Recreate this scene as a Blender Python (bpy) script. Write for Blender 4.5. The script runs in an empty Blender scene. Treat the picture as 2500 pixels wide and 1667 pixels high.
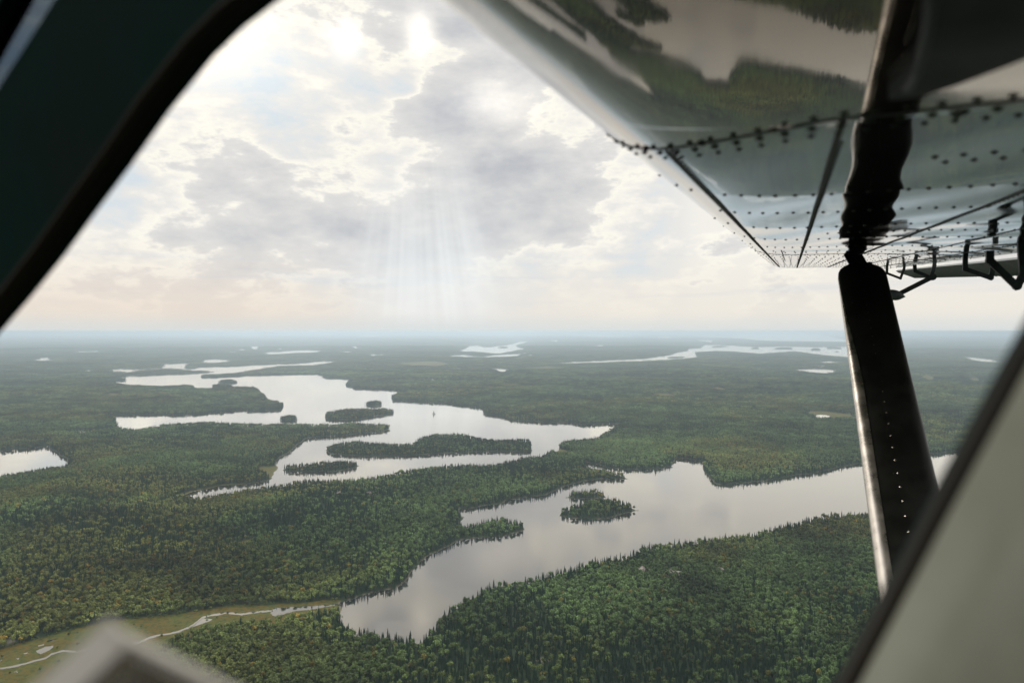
import bpy, math, random
import numpy as np
from mathutils import Vector, Matrix

random.seed(7)
rng = np.random.default_rng(11)
SC = bpy.context.scene
COL = SC.collection
R = math.radians

# ------------------------------------------------------------------ camera
H = 300.0                       # height of the aeroplane above the lakes
FX = 2500 * 24 / 36.0           # focal length in photo pixels
HORIZON = 808.0
PITCH = math.atan((833.5 - HORIZON) / FX)
cam_d = bpy.data.cameras.new('camera')
cam = bpy.data.objects.new('camera', cam_d)
COL.objects.link(cam)
cam.location = (0, 0, H)
cam.rotation_euler = (R(90) - PITCH, 0, 0)
cam_d.lens = 24
cam_d.sensor_width = 36
cam_d.clip_start = 0.01
cam_d.clip_end = 400000
cam_d.dof.use_dof = True
cam_d.dof.focus_distance = 14.0
cam_d.dof.aperture_fstop = 3.4
SC.camera = cam
SC.render.resolution_x = 1024
SC.render.resolution_y = 682
try:
    SC.view_settings.view_transform = 'Standard'
    SC.view_settings.look = 'None'
except Exception:
    pass
SC.view_settings.exposure = 0.05
SC.view_settings.gamma = 1.0
SC.cycles.max_bounces = 8
SC.cycles.volume_bounces = 1
SC.cycles.transparent_max_bounces = 12
SC.cycles.caustics_reflective = False
SC.cycles.caustics_refractive = False

# ------------------------------------------------------------------ node helper
class NT:
    def __init__(s, tree):
        s.t = tree; s.n = tree.nodes; s.l = tree.links
    def node(s, kind, **kw):
        n = s.n.new(kind)
        for k, v in kw.items():
            setattr(n, k, v)
        return n
    def put(s, sock, v):
        if hasattr(v, 'is_linked') or isinstance(v, bpy.types.NodeSocket):
            s.l.new(v, sock)
        elif v is not None:
            try:
                sock.default_value = v
            except Exception:
                sock.default_value = (*v, 1.0)
    def m(s, op, a, b=None, c=None, clamp=False):
        n = s.node('ShaderNodeMath', operation=op, use_clamp=clamp)
        s.put(n.inputs[0], a)
        if b is not None: s.put(n.inputs[1], b)
        if c is not None: s.put(n.inputs[2], c)
        return n.outputs[0]
    def add(s, a, b): return s.m('ADD', a, b)
    def sub(s, a, b): return s.m('SUBTRACT', a, b)
    def mul(s, a, b): return s.m('MULTIPLY', a, b)
    def sstep(s, v, lo, hi, a=0.0, b=1.0):
        n = s.node('ShaderNodeMapRange', interpolation_type='SMOOTHSTEP')
        s.put(n.inputs[0], v)
        for i, q in enumerate((lo, hi, a, b)): n.inputs[i + 1].default_value = q
        return n.outputs[0]
    def noise(s, vec, scale, detail=4, rough=0.55, dist=0.0, dim='3D'):
        n = s.node('ShaderNodeTexNoise', noise_dimensions=dim)
        s.put(n.inputs['Vector'], vec)
        n.inputs['Scale'].default_value = scale
        n.inputs['Detail'].default_value = detail
        n.inputs['Roughness'].default_value = rough
        n.inputs['Distortion'].default_value = dist
        return n.outputs[0]
    def mix(s, f, a, b, blend='MIX'):
        n = s.node('ShaderNodeMix', data_type='RGBA', blend_type=blend)
        s.put(n.inputs[0], f)
        for sock, v in ((n.inputs[6], a), (n.inputs[7], b)):
            if isinstance(v, bpy.types.NodeSocket): s.l.new(v, sock)
            else: sock.default_value = (*v, 1.0)
        return n.outputs[2]
    def ramp(s, f, stops):
        n = s.node('ShaderNodeValToRGB')
        s.put(n.inputs[0], f)
        e = n.color_ramp.elements
        while len(e) < len(stops): e.new(0.5)
        for i, (p, c) in enumerate(stops):
            e[i].position = p; e[i].color = (*c, 1.0)
        return n.outputs[0]
    def xyz(s, x, y, z):
        n = s.node('ShaderNodeCombineXYZ')
        for i, v in enumerate((x, y, z)): s.put(n.inputs[i], v)
        return n.outputs[0]
    def sep(s, v):
        n = s.node('ShaderNodeSeparateXYZ'); s.put(n.inputs[0], v)
        return n.outputs

# ------------------------------------------------------------------ world: clouded sky
SUN_AZ, SUN_EL = -9.0, 36.0
world = bpy.data.worlds.new('World')
SC.world = world
world.use_nodes = True
W = NT(world.node_tree)
W.n.clear()
wout = W.node('ShaderNodeOutputWorld')
sky = W.node('ShaderNodeTexSky', sky_type='NISHITA')
sky.sun_disc = False
sky.sun_elevation = R(SUN_EL)
sky.sun_rotation = R(SUN_AZ)
sky.air_density = 1.0; sky.dust_density = 1.2
bg_sky = W.node('ShaderNodeBackground'); bg_sky.inputs[1].default_value = 0.085
W.l.new(sky.outputs[0], bg_sky.inputs[0])
tc = W.node('ShaderNodeTexCoord')
dx, dy, dz = W.sep(tc.outputs['Generated'])
azr = W.m('ARCTAN2', dx, dy)
az = W.mul(azr, 57.29578)
el = W.mul(W.m('ARCSINE', dz), 57.29578)
zc = W.add(W.m('MAXIMUM', dz, 0.0), 0.13)
P = W.xyz(W.m('DIVIDE', dx, zc), W.m('DIVIDE', dy, zc), 0.0)
dirv = W.xyz(dx, dy, W.mul(dz, 2.2))
def gauss(a0, e0, sa, se, amp):
    a = W.m('DIVIDE', W.sub(az, a0), sa)
    e = W.m('DIVIDE', W.sub(el, e0), se)
    q = W.add(W.mul(a, a), W.mul(e, e))
    return W.mul(W.m('EXPONENT', W.mul(q, -1.0)), amp)
n_big = W.noise(P, 0.75, 7, 0.56, 0.5)
n_puff = W.noise(dirv, 4.2, 12, 0.60, 0.12)
n_low = W.noise(W.xyz(W.mul(dx, 1.0), W.mul(dy, 1.0), W.mul(dz, 7.0)), 2.6, 8, 0.55, 0.2)
dens = W.add(W.mul(n_big, 0.10), W.mul(n_puff, 1.30))
dens = W.add(dens, W.mul(n_low, 0.22))
dens = W.add(dens, W.mul(W.sub(W.noise(dirv, 15.0, 8, 0.62, 0.1), 0.5), 0.42))
dens = W.sub(dens, 0.32)
for g in ((-3.0, 14.5, 9.0, 7.0, 0.20), (-1.5, 22, 9, 4.5, 0.10), (4, 11.5, 7, 3.5, 0.10), (-24, 10.5, 14, 2.6, 0.17),
          (-14, 7.4, 12, 2.4, 0.20), (-6, 9.0, 5, 2.5, 0.10), (-4, 27, 14, 4, 0.10), (-3.5, 25.5, 3.0, 2.5, 0.10), (1.5, 21.3, 4, 1.5, 0.10), (-10.5, 21.5, 1.8, 1.8, 0.10),
          (-17, 16.5, 5.0, 5.0, -0.09), (-12.5, 20.5, 3.0, 1.6, -0.06), (-12.5, 10.8, 3.0, 1.2, -0.10), (3.5, 18.5, 3, 1.2, -0.12), (8, 13, 2.2, 1.2, -0.10), (-10.5, 17, 2.6, 6, -0.13), (-7.6, 22.3, 2.6, 1.6, -0.24), (-8.6, 19.6, 1.3, 1.2, -0.15),
          (1.5, 16.2, 5.0, 1.4, -0.12), (-13, 23.5, 3.0, 3.0, -0.13), (9, 17, 5, 4, -0.06), (13, 9, 9, 6, -0.09), (28, 10, 16, 12, -0.10), (-33, 20, 9, 9, -0.10),
          (0, 40, 60, 12, 0.10)):
    dens = W.add(dens, gauss(*g))
cream = W.mul(W.sstep(az, 4.0, 16.0), W.sstep(az, 75.0, 50.0))
dens = W.m('MAXIMUM', dens, W.mul(cream, 0.44))
cl = W.ramp(dens, [(0.26, (0.66, 0.73, 0.78)), (0.40, (0.80, 0.79, 0.76)), (0.495, (0.96, 0.93, 0.84)),
                   (0.55, (0.74, 0.73, 0.71)), (0.66, (0.65, 0.65, 0.65)), (0.86, (0.50, 0.515, 0.545))])
# thin stratus streaks low in the sky and a warm band at the horizon
hz = W.sstep(el, 0.2, 8.0, 1.0, 0.0)
warm = W.mix(W.sstep(az, -30, 14), (0.80, 0.70, 0.60), (0.83, 0.78, 0.70))
strk = W.noise(W.xyz(W.mul(azr, 2.0), W.mul(el, 0.75), 3.0), 1.0, 6, 0.6)
low = W.mix(W.sstep(strk, 0.48, 0.66), warm, (0.60, 0.62, 0.66))
low = W.mix(W.sstep(el, 1.5, 4.5), warm, low)
cl = W.mix(W.mul(hz, 0.88), cl, low)
# sunbeams fanning down below the break in the cloud
ang = W.m('ARCTAN2', W.sub(az, -8.2), W.sub(30.0, el))
ray = W.noise(W.xyz(W.mul(ang, 7.5), 0.0, 0.0), 1.0, 3, 0.6)
rmask = W.mul(W.sstep(ray, 0.28, 0.70), gauss(-7.2, 4.5, 4.6, 7.0, 0.95))
cl = W.mix(gauss(-6.6, 3.0, 8.0, 4.5, 0.55), cl, (0.70, 0.75, 0.78))
cl = W.mix(rmask, cl, (0.93, 0.955, 0.95))
cl = W.mix(W.mul(W.sstep(el, -0.1, 1.8, 1.0, 0.0), 0.75), cl, (0.64, 0.69, 0.70))
glow = W.add(W.add(gauss(-1.7, 18.4, 3.2, 1.5, 0.50), gauss(-7.6, 23.4, 1.1, 1.5, 0.75)), W.add(gauss(-13.6, 22.3, 1.2, 1.3, 0.5), gauss(-27, 21.5, 9, 4, 0.55)))
cl = W.mix(1.0, cl, W.xyz(W.add(glow, 1.0), W.add(W.mul(glow, 0.9), 1.0), W.add(W.mul(glow, 0.75), 1.0)), 'MULTIPLY')
cl = W.mix(W.sstep(el, 36.0, 60.0), cl, (1.75, 1.75, 1.72))     # unseen sky overhead, brightened to light the forest and haze
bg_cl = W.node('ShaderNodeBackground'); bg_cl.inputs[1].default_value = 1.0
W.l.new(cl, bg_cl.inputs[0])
mixw = W.node('ShaderNodeMixShader')
gap = W.sstep(dens, 0.06, 0.26, 0.5, 1.0)
W.l.new(W.m('MAXIMUM', W.sub(gap, 0.0), W.sstep(el, 9.0, 4.0)), mixw.inputs[0])
W.l.new(bg_sky.outputs[0], mixw.inputs[1]); W.l.new(bg_cl.outputs[0], mixw.inputs[2])
W.l.new(mixw.outputs[0], wout.inputs[0])

sun_d = bpy.data.lights.new('sun', 'SUN')
sun_d.energy = 1.5; sun_d.angle = R(10); sun_d.color = (1.0, 0.93, 0.82)
sun = bpy.data.objects.new('sun', sun_d)
COL.objects.link(sun)
sdir = Vector((math.sin(R(SUN_AZ)) * math.cos(R(SUN_EL)), math.cos(R(SUN_AZ)) * math.cos(R(SUN_EL)), math.sin(R(SUN_EL))))
sun.rotation_euler = sdir.to_track_quat('Z', 'Y').to_euler()
sun.location = (0, 0, 500)

# ------------------------------------------------------------------ scene helpers
def tag(o, label=None, cat=None, group=None, kind=None):
    if label: o['label'] = label
    if cat: o['category'] = cat
    if group: o['group'] = group
    if kind: o['kind'] = kind
    return o
def link(o, parent=None):
    COL.objects.link(o)
    if parent: o.parent = parent
    return o
def mesh_np(name, verts, faces, mat=None, smooth=False, attrs=None, parent=None, do_link=True, fmats=None, mats=None):
    """verts (n,3); faces: (m,k) array, or list of index lists"""
    me = bpy.data.meshes.new(name)
    verts = np.asarray(verts, dtype=np.float32)
    if isinstance(faces, np.ndarray):
        m, k = faces.shape
        me.vertices.add(len(verts)); me.vertices.foreach_set('co', verts.ravel())
        me.loops.add(m * k); me.loops.foreach_set('vertex_index', faces.astype(np.int32).ravel())
        me.polygons.add(m)
        me.polygons.foreach_set('loop_start', np.arange(0, m * k, k, dtype=np.int32))
        me.update(calc_edges=True)
    else:
        me.from_pydata([tuple(v) for v in verts.tolist()], [], faces)
        me.update()
    for mm in (mats or ([mat] if mat else [])): me.materials.append(mm)
    if fmats is not None: me.polygons.foreach_set('material_index', np.asarray(fmats, dtype=np.int32))
    me.polygons.foreach_set('use_smooth', np.full(len(me.polygons), smooth, dtype=bool))
    for an, (typ, data) in (attrs or {}).items():
        a = me.attributes.new(an, typ, 'POINT')
        if typ == 'FLOAT': a.data.foreach_set('value', np.asarray(data, dtype=np.float32).ravel())
        elif typ == 'FLOAT_VECTOR': a.data.foreach_set('vector', np.asarray(data, dtype=np.float32).ravel())
        elif typ == 'INT': a.data.foreach_set('value', np.asarray(data, dtype=np.int32).ravel())
    me.validate()
    o = bpy.data.objects.new(name, me)
    if do_link: link(o, parent)
    return o
def new_mat(name):
    m = bpy.data.materials.new(name); m.use_nodes = True
    T = NT(m.node_tree)
    b = T.n.get('Principled BSDF')
    return m, T, b
def simple(name, col, rough=0.5, metal=0.0, spec=0.5, var=0.0, vscale=8.0):
    m, T, b = new_mat(name)
    b.inputs['Roughness'].default_value = rough
    b.inputs['Metallic'].default_value = metal
    b.inputs['Specular IOR Level'].default_value = spec
    if var > 0:
        t = T.node('ShaderNodeTexCoord')
        n = T.noise(t.outputs['Object'], vscale, 5, 0.6)
        c = T.mix(T.sstep(n, 0.35, 0.65), tuple(x * (1 - var) for x in col), tuple(min(1, x * (1 + var)) for x in col))
        T.l.new(c, b.inputs['Base Color'])
        T.l.new(T.sstep(n, 0.2, 0.8, rough * 0.8, min(1, rough * 1.25)), b.inputs['Roughness'])
    else:
        b.inputs['Base Color'].default_value = (*col, 1)
    return m

# ------------------------------------------------------------------ photo rays -> places
cp, sp = math.cos(PITCH), math.sin(PITCH)
def ray(px, py):
    """world direction of a full-size photo pixel, from the eye point"""
    x = (px - 1250.0) / FX; z = (833.5 - py) / FX
    return Vector((x, cp + z * sp, z * cp - sp))
def rd(px, py):                    # same, from coordinates of the 2352-wide view
    return ray(px / 0.9408, py / 0.9408)
CANOPY = 8.5
ZM = {'1': (0, 780, 2.352), '2': (900, 780, 1.96), '3': (0, 1150, 900 and 2.6133), '4': (800, 1150, 2.6133),
      '5': (1500, 1150, 2.352), '7': (1900, 550, 3.485), 'f': (0, 0, 1.0)}
def poly(text, far=False):
    """'1: x,y x,yt ...' view coordinates of a shoreline; t = the line is the top of near trees"""
    out = []; z = None; raw = []
    for tok in text.split():
        if tok.endswith(':'):
            z = ZM[tok[:-1]]; continue
        t = tok.endswith('t'); tok = tok.rstrip('t')
        a, b = tok.split(',')
        r = ray(z[0] + float(a) / z[2], z[1] + float(b) / z[2])
        raw.append((r.x, r.y, r.z, t))
    if far:
        mz = sum(q_[2] for q_ in raw) / len(raw)
    for (rx_, ry_, rz_, t) in raw:
        r = Vector((rx_, ry_, rz_))
        if far and rz_ < mz: t = True
        h = H - (CANOPY if t else 0.0)
        if far and t and -rz_ < .030: h -= 12 + (8 if -rz_ < .016 else 0)   # the far canopy is rolling and hides more water
        k = h / max(-r.z, 0.0032)
        out.append((r.x * k, r.y * k))
    return np.array(out)

WATER = [poly(s, i_ > 3) for i_, s in enumerate((
 # the large upper lake with its arms
 "1: 640,300 645,285 690,282 780,285 930,278 945,255 1040,250 1110,248 1065,262 1060,282 1110,284 1150,272 1340,270 "
 "1540,257 1700,253 1870,237 1945,240 1880,248t 1790,258t 1600,264t 1500,276t 1400,296t 1330,308t 1180,315t 1140,322t "
 "1145,330 1240,332 1420,320 1550,317 1700,314 1830,313 1870,335 1950,337 2015,345 1985,375 2030,395 2150,398 "
 "2: 0,332 150,338 162,345 110,372 115,388 200,392 380,402 550,425 552,448 640,465 690,482 850,492 960,492 1030,503 1150,497 1215,497 "
 "1150,530t 1090,560t 1000,572t 960,572t 930,580t 918,600 918,625 865,635 "
 "820,650t 740,650t 700,668t 580,690t 420,690t 300,703t 200,715t 60,740t "
 "1: 2117,906t 2000,915t 1880,915t 1750,912t 1650,935t 1560,945t 1440,965t 1250,995t 1120,1012t 1045,1015 "
 "1100,990 1240,956 1400,945 1500,935 1565,912 1560,880t 1590,850 1590,838 1600,800 1640,770 1700,730 1745,690 1770,680 1850,673 2000,662 2200,642 2230,632 "
 "2232,615t 2225,600t 2100,597t 2040,595t 1880,600t 1700,598t 1560,598t 1400,597t 1280,590t 1180,585t 1070,592t 960,600t 880,612t 780,628t 670,630 "
 "668,600 662,570 640,548 900,545 1000,550 1150,540 1400,518 1420,528 1520,523 1610,518 1628,505 1625,480t 1600,470t 1530,462 1532,440t 1490,418 1488,398t 1450,386t 1350,384t "
 "1215,392t 1125,392t 1110,378t 1060,372t 1000,377t 900,380t 780,375t 670,365t 668,352 725,352 725,338t 665,329 760,326 720,310 690,300",
 # lake cut by the left edge
 "1: -400,775 0,757 100,746 285,728 290,750 330,775 395,800 385,822t 330,840t 250,845t 100,875t 0,890t -200,930t -500,980t",
 # dim bay west of the big lake
 "1: 405,636 540,628 665,622 600,642 450,655",
 # the nearer lake
 "2: 430,905 520,900 640,880 650,862 760,850 840,842 900,820 950,795 1040,770 1130,762 1250,765 1245,745t 1200,727t 1120,717t 1060,705t 1030,690t "
 "1035,680 1100,695 1150,710 1250,718 1380,715 1440,702 1455,675 1480,660 1595,680 1600,720 1640,765 1655,788 1700,790 1850,775 2000,755 2200,720 2345,690 "
 "f: 2280,1108 2400,1097 2600,1078 3000,1050 3000,1170t 2400,1205t "
 "5: 1440,232t 1330,232t 1180,250t 1060,285t 900,315t 780,345t 640,357t 500,382t 330,405t 180,422t 60,470t "
 "4: 1829,536t 1700,553t 1550,598t 1490,608t 1400,632t 1330,657t 1200,692t 1090,694t 1020,714t 960,744t 860,804t 760,864t 700,924t 690,960t 640,1002t 600,1050t 575,1092 "
 "540,1085 500,1052t 430,1018t 330,1012t 230,990t 180,1003t 120,1010 70,960 105,915 108,893t 85,862t 75,838 110,835 200,800 300,770 440,745 500,700 550,640 590,572 660,530 "
 "720,505 830,445 950,430 1100,415 1200,395 1262,378 1265,342t 1250,318t 1200,307t 1130,289t 1080,297t 990,303t 940,317t 860,337t 850,330 880,290 862,258t",
 # ponds and lakes further off
 "1: 1155,240 1180,230 1250,226 1335,233 1290,243 1200,247",
 "1: 195,232 235,218 275,216 290,228 330,232 260,235", "1: 425,186 455,180 500,182 575,177 560,185 480,187",
 "1: 1285,187 1355,182 1350,188", "1: 1330,170 1405,166 1400,171", "1: 1440,153 1482,153 1484,165 1445,165",
 "1: 1490,191 1560,184 1600,185 1680,176 1740,174 1860,177 1800,188 1680,192 1560,199", "1: 1595,165 1612,160 1620,166",
 "1: 1950,182 1990,181 2032,183 1990,187", "1: 2125,202 2140,198 2160,202 2145,206", "1: 2180,200 2212,199 2200,204",
 "1: 762,217 772,215 775,220", "1: 2018,157 2040,154 2072,160 2045,161", "1: 1625,87 1680,86 1682,90", "1: 1760,80 1820,77 1980,82 1900,84", "1: 2050,97 2100,91 2200,94 2120,98", "1: 478,291 512,290 508,295", "1: 60,192 82,191 80,195",
 "2: 430,141 455,136 480,127 520,124 545,130 600,128 650,124 690,116 720,106 765,105 742,113 700,125 720,132 750,136 695,143 660,156 620,162 560,152 500,148 460,148",
 "2: 385,171 450,168 540,173 640,166 733,162 715,172 640,177 540,179 400,175", "2: 738,157 755,156 752,163", "2: 760,168 780,168 775,172",
 "2: 590,236 640,234 672,240 655,248 625,248 608,241", "2: 276,284 300,281 328,285 305,290", "2: 0,167 40,166 78,168 20,172",
 "2: 905,203 1000,196 1200,188 1300,184 1380,176 1440,166 1480,157 1530,148 1525,140 1590,134 1610,121 1680,121 1760,126 1850,131 2000,128 2150,132 2290,128 2420,132 2420,175 2290,179 "
 "2200,170 2150,165 2040,153 1960,158 1880,162 1750,155 1650,152 1560,158 1575,178 1530,182 1430,191 1200,200 1000,207 920,208",
 "2: 1510,79 1620,76 1700,80 1800,76 1900,80 2000,78 2120,90 2290,96 2290,100 2100,100 1960,98 1880,97 1800,88 1700,87", "2: 930,74 1050,70 1160,76 1270,77 1250,81 1100,80",
 "2: 1335,84 1440,82 1442,87", "2: 1560,98 1645,98 1640,105", "2: 860,99 905,98 902,103", "2: 1060,124 1120,121 1122,125", "2: 2040,240 2120,234 2245,241 2200,256 2120,250",
 "2: 2140,458 2170,455 2212,461 2200,468 2150,466", "2: 2255,299 2300,299 2300,303", "2: 2140,200 2220,197 2260,203 2180,205", "2: 2080,220 2180,218 2180,223",
 "7: 1150,1076 1235,1076 1232,1084", "7: 1560,1113 1640,1120 1800,1136 1940,1165 1840,1162 1700,1152 1620,1138",
 "7: 340,930 200,925 -300,910 -350,935 100,965 400,978 600,985 600,970",
))]
ISLES = [poly(s) for s in (
 "1: 1860,570 1900,578 2050,575 2150,557 2260,535 2268,520t 2220,510t 2050,509t 1960,516t 1870,532t",
 "1: 2095,490 2140,498 2195,490 2195,472t 2160,462t 2110,469t",
 "1: 1605,575 1670,583 1740,572 1725,563t 1670,547t 1610,557t",
 "1: 1855,750 1900,775 2100,785 2: 0,655 200,650 400,640 600,631 780,632 785,605t 772,570t 720,567t 600,572t 500,556t 400,545t 300,550t 230,567t 200,592t 100,592t 0,583t 1: 2050,693t 1950,703t 1870,728t",
 "1: 1600,865 1700,876 1900,876 2050,852 2062,838 2058,817t 1950,803t 1820,815t 1740,828t 1650,828t 1605,843t",
 "1: 780,350 805,350 800,341t 785,341t", "1: 1020,340 1055,340 1040,331t", "1: 1133,366 1152,366 1145,363",
 "1: 1213,388 1280,394 1337,388 1338,377t 1280,368t 1218,374t", "1: 1248,363 1310,367 1370,363 1372,352t 1310,341t 1255,350t",
 "1: 680,322 800,323 950,318 1100,311 1225,303 1229,292t 1100,290t 1060,282t 980,276t 900,283t 780,290t 700,303t",
 "2: 912,938 960,948 1060,954 1130,951 1220,932 1296,908 1290,892t 1250,872t 1190,852t 1120,850t 1050,867t 980,877t 930,902t 916,925t",
 "2: 945,846 970,855 1060,856 1142,855 1146,835t 1130,815t 1060,804t 980,815t 950,832t",
 "2: 306,453 320,453 316,449", "2: 615,134 640,136 670,133 640,131", "2: 1420,187 1500,183 1520,178 1440,181", "2: 1640,133 1730,130 1690,126 1650,128",
 "2: 1830,140 1870,140 1860,135 1840,135", "2: 1940,141 2030,142 2020,136 1960,135", "2: 2115,148 2165,148 2150,139 2125,139", "2: 2190,138 2270,139 2240,133 2200,133", "2: 2225,158 2255,157 2240,150",
)]
MARSH = [poly(s) for s in (
 "3: -300,1225 0,1140 200,1085 400,1022 700,958 900,938 1200,900 1500,855 1700,850 2000,832 2170,825 2190,845 2180,862t 2100,858t 1950,884t 1750,930t 1500,935t 1250,990t 1050,1062t 990,1120t 850,1200t 700,1340t 500,1500t -300,1500",
 "1: 1465,865 1480,848 1590,842 1600,860 1580,880 1570,905 1610,908 1560,915 1500,884", "1: 1000,1020 1100,985 1240,952 1420,938 1500,930 1400,950 1240,962 1100,1000 1045,1020",
 "2: 865,636 925,620 1000,640 900,650", "2: 1350,366 1380,354 1450,356 1485,368 1400,372", "2: 2088,450 2110,438 2200,442 2300,455 2330,475 2200,478 2130,470",
 "2: 1630,330 1670,325 1720,335 1690,345", "2: 130,208 300,200 400,212 330,228 180,222",
 "1: 575,430 640,424 700,432 680,450 600,440", "1: 860,425 920,414 1000,418 960,432", "2: 700,232 850,226 980,232 850,240",
 "3: 1480,470 1560,445 1640,430 1560,480", "7: 1210,1300 1250,1270 1340,1300 1290,1330", "7: 1600,1310 1660,1300 1740,1320 1680,1340",
)]
ROCKY = [poly(s) for s in ("5: 275,580 330,568 395,572 390,592 290,598", "5: 565,572 600,570 640,582 620,592 580,588", "5: 150,560 175,545 180,552 160,568",
                           "4: 240,165 262,150 290,160 280,182 245,185", "4: 55,160 75,152 85,162 60,168", "4: 1320,1230 1360,1220 1400,1235 1370,1250", "3: 40,1085 80,1075 110,1085 60,1105")]

# ------------------------------------------------------------------ terrain grid (one sheet, centred below the aeroplane)
def in_poly(px, py, pg):
    ins = np.zeros(px.shape, bool)
    x1, y1 = pg[-1]
    for x2, y2 in pg:
        c = ((y1 > py) != (y2 > py))
        if y1 != y2:
            c &= px < (x2 - x1) * (py - y1) / (y2 - y1) + x1
        ins ^= c
        x1, y1 = x2, y2
    return ins
def sdf(px, py, pg):
    d2 = np.full(px.shape, 1e18)
    x1, y1 = pg[-1]
    for x2, y2 in pg:
        ex, ey = x2 - x1, y2 - y1
        L = ex * ex + ey * ey + 1e-9
        t = np.clip(((px - x1) * ex + (py - y1) * ey) / L, 0, 1)
        qx = px - x1 - t * ex; qy = py - y1 - t * ey
        np.minimum(d2, qx * qx + qy * qy, out=d2)
        x1, y1 = x2, y2
    d = np.sqrt(d2)
    return np.where(in_poly(px, py, pg), -d, d)
def lattice(seed):
    return np.random.default_rng(seed).random((256, 256))
LAT = [lattice(i) for i in range(8)]
def vnoise(x, y, s, k=0):
    x = x / s; y = y / s
    xi = np.floor(x).astype(int); yi = np.floor(y).astype(int)
    fx = x - xi; fy = y - yi
    fx = fx * fx * (3 - 2 * fx); fy = fy * fy * (3 - 2 * fy)
    T = LAT[k]
    a = T[xi & 255, yi & 255]; b = T[(xi + 1) & 255, yi & 255]
    c = T[xi & 255, (yi + 1) & 255]; d = T[(xi + 1) & 255, (yi + 1) & 255]
    return (a * (1 - fx) + b * fx) * (1 - fy) + (c * (1 - fx) + d * fx) * fy
def fbm(x, y, s, k=0, n=4):
    v = 0; a = 0.5
    for i in range(n):
        v = v + a * vnoise(x, y, s, (k + i) % 8); s /= 2.03; a *= 0.5
    return v
AZ = np.concatenate([np.linspace(-180, -46, 80, endpoint=False), np.linspace(-46, 46, 980), np.linspace(46, 180, 81)[1:]])
RR = np.concatenate([np.geomspace(20, 440, 70, endpoint=False), np.geomspace(440, 95000, 780)])
AZr = np.radians(AZ)
GA, GR = np.meshgrid(AZr, RR)          # rows = distance
GX = GR * np.sin(GA); GY = GR * np.cos(GA)
def field(polys, extra=0.0):
    F = np.full(GX.shape, 1e5)
    LR = np.log(GR)
    for pg in polys:
        a = np.arctan2(pg[:, 0], pg[:, 1]); r = np.log(np.hypot(pg[:, 0], pg[:, 1]))
        m = (GA > a.min() - 0.16) & (GA < a.max() + 0.16) & (LR > r.min() - 0.35) & (LR < r.max() + 0.35)
        # wobble so that straight runs of the outline become an irregular shore
        x = GX[m]; y = GY[m]; s = 3 + GR[m] * 0.0022
        x = x + (fbm(x, y, 45.0, 1, 3) - 0.45) * s * 2.4; y = y + (fbm(x, y, 45.0, 4, 3) - 0.45) * s * 2.4
        F[m] = np.minimum(F[m], sdf(x, y, pg))
    return F
SD = field(WATER)
SI = field(ISLES)
SD = np.maximum(SD, -SI)               # > 0 on land
SM = field(MARSH)
SRK = field(ROCKY)
fadeR = np.clip(SD / (90 + GR * 0.10), 0, 1); fadeR = fadeR * fadeR * (3 - 2 * fadeR)
fadeM = np.clip(SM / 150, 0, 1)
hill = (fbm(GX, GY, 620.0, 2, 3) - 0.30) * 44 + (fbm(GX, GY, 3800.0, 5, 2) - 0.3) * 26 * np.clip((GR - 2500) / 6000, 0, 1)
hill = hill + (fbm(GX + 0.35 * GY, GY, 230.0, 6, 2) - 0.36) * 20
hill = np.maximum(hill, 0) * fadeR * fadeM
HT = np.where(SD > 0, np.minimum(SD * 0.35, 0.5), np.maximum(SD * 0.25, -2.5)) + np.where(SD > 0, hill, 0)
far = np.clip((GR - 11000) / 3000, 0, 1)
rough = fbm(GX, GY, 160.0, 0, 3) * 7
HT = HT + np.where(SD > 0, np.clip(SD / 40, 0, 1) * far * (4 + rough), 0)

def sample(F, x, y):
    a = np.arctan2(x, y); r = np.hypot(x, y)
    ia = np.interp(a, AZr, np.arange(len(AZr))); ir = np.interp(r, RR, np.arange(len(RR)))
    i0 = np.clip(ia.astype(int), 0, len(AZr) - 2); j0 = np.clip(ir.astype(int), 0, len(RR) - 2)
    fa = ia - i0; fr = ir - j0
    return (F[j0, i0] * (1 - fa) + F[j0, i0 + 1] * fa) * (1 - fr) + (F[j0 + 1, i0] * (1 - fa) + F[j0 + 1, i0 + 1] * fa) * fr

nr, na = GX.shape
ground_v = np.stack([GX, GY, HT], -1).reshape(-1, 3)
J, I = np.meshgrid(np.arange(nr - 1), np.arange(na - 1), indexing='ij')
q = (J * na + I).ravel()
ground_f = np.stack([q, q + na, q + na + 1, q + 1], -1)

# ground material
mg, T, b = new_mat('ground')
at = {}
for n_ in ('shore', 'marsh', 'rock'):
    a = T.node('ShaderNodeAttribute', attribute_name=n_); at[n_] = a.outputs['Fac']
geo = T.node('ShaderNodeNewGeometry')
pos = geo.outputs['Position']
n1 = T.noise(pos, 0.004, 6, 0.65)
n2 = T.noise(pos, 0.035, 6, 0.7)
n3 = T.noise(pos, 0.25, 5, 0.7)
forest = T.mix(T.sstep(n1, 0.35, 0.65), (0.020, 0.036, 0.020), (0.042, 0.062, 0.028))
forest = T.mix(T.sstep(n2, 0.40, 0.62), forest, (0.012, 0.022, 0.014))
marshc = T.mix(T.sstep(n2, 0.38, 0.60), (0.080, 0.088, 0.020), (0.105, 0.070, 0.016))
marshc = T.mix(T.sstep(n3, 0.45, 0.62), marshc, (0.038, 0.055, 0.018))
c = T.mix(T.sstep(T.add(at['marsh'], T.mul(T.sub(n2, 0.5), 0.9)), 0.35, 0.65), forest, marshc)
c = T.mix(at['shore'], c, T.mix(n3, (0.10, 0.085, 0.06), (0.20, 0.17, 0.13)))
c = T.mix(at['rock'], c, T.mix(n3, (0.16, 0.13, 0.11), (0.34, 0.30, 0.26)))
T.l.new(c, b.inputs['Base Color'])
b.inputs['Roughness'].default_value = 0.95
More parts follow.
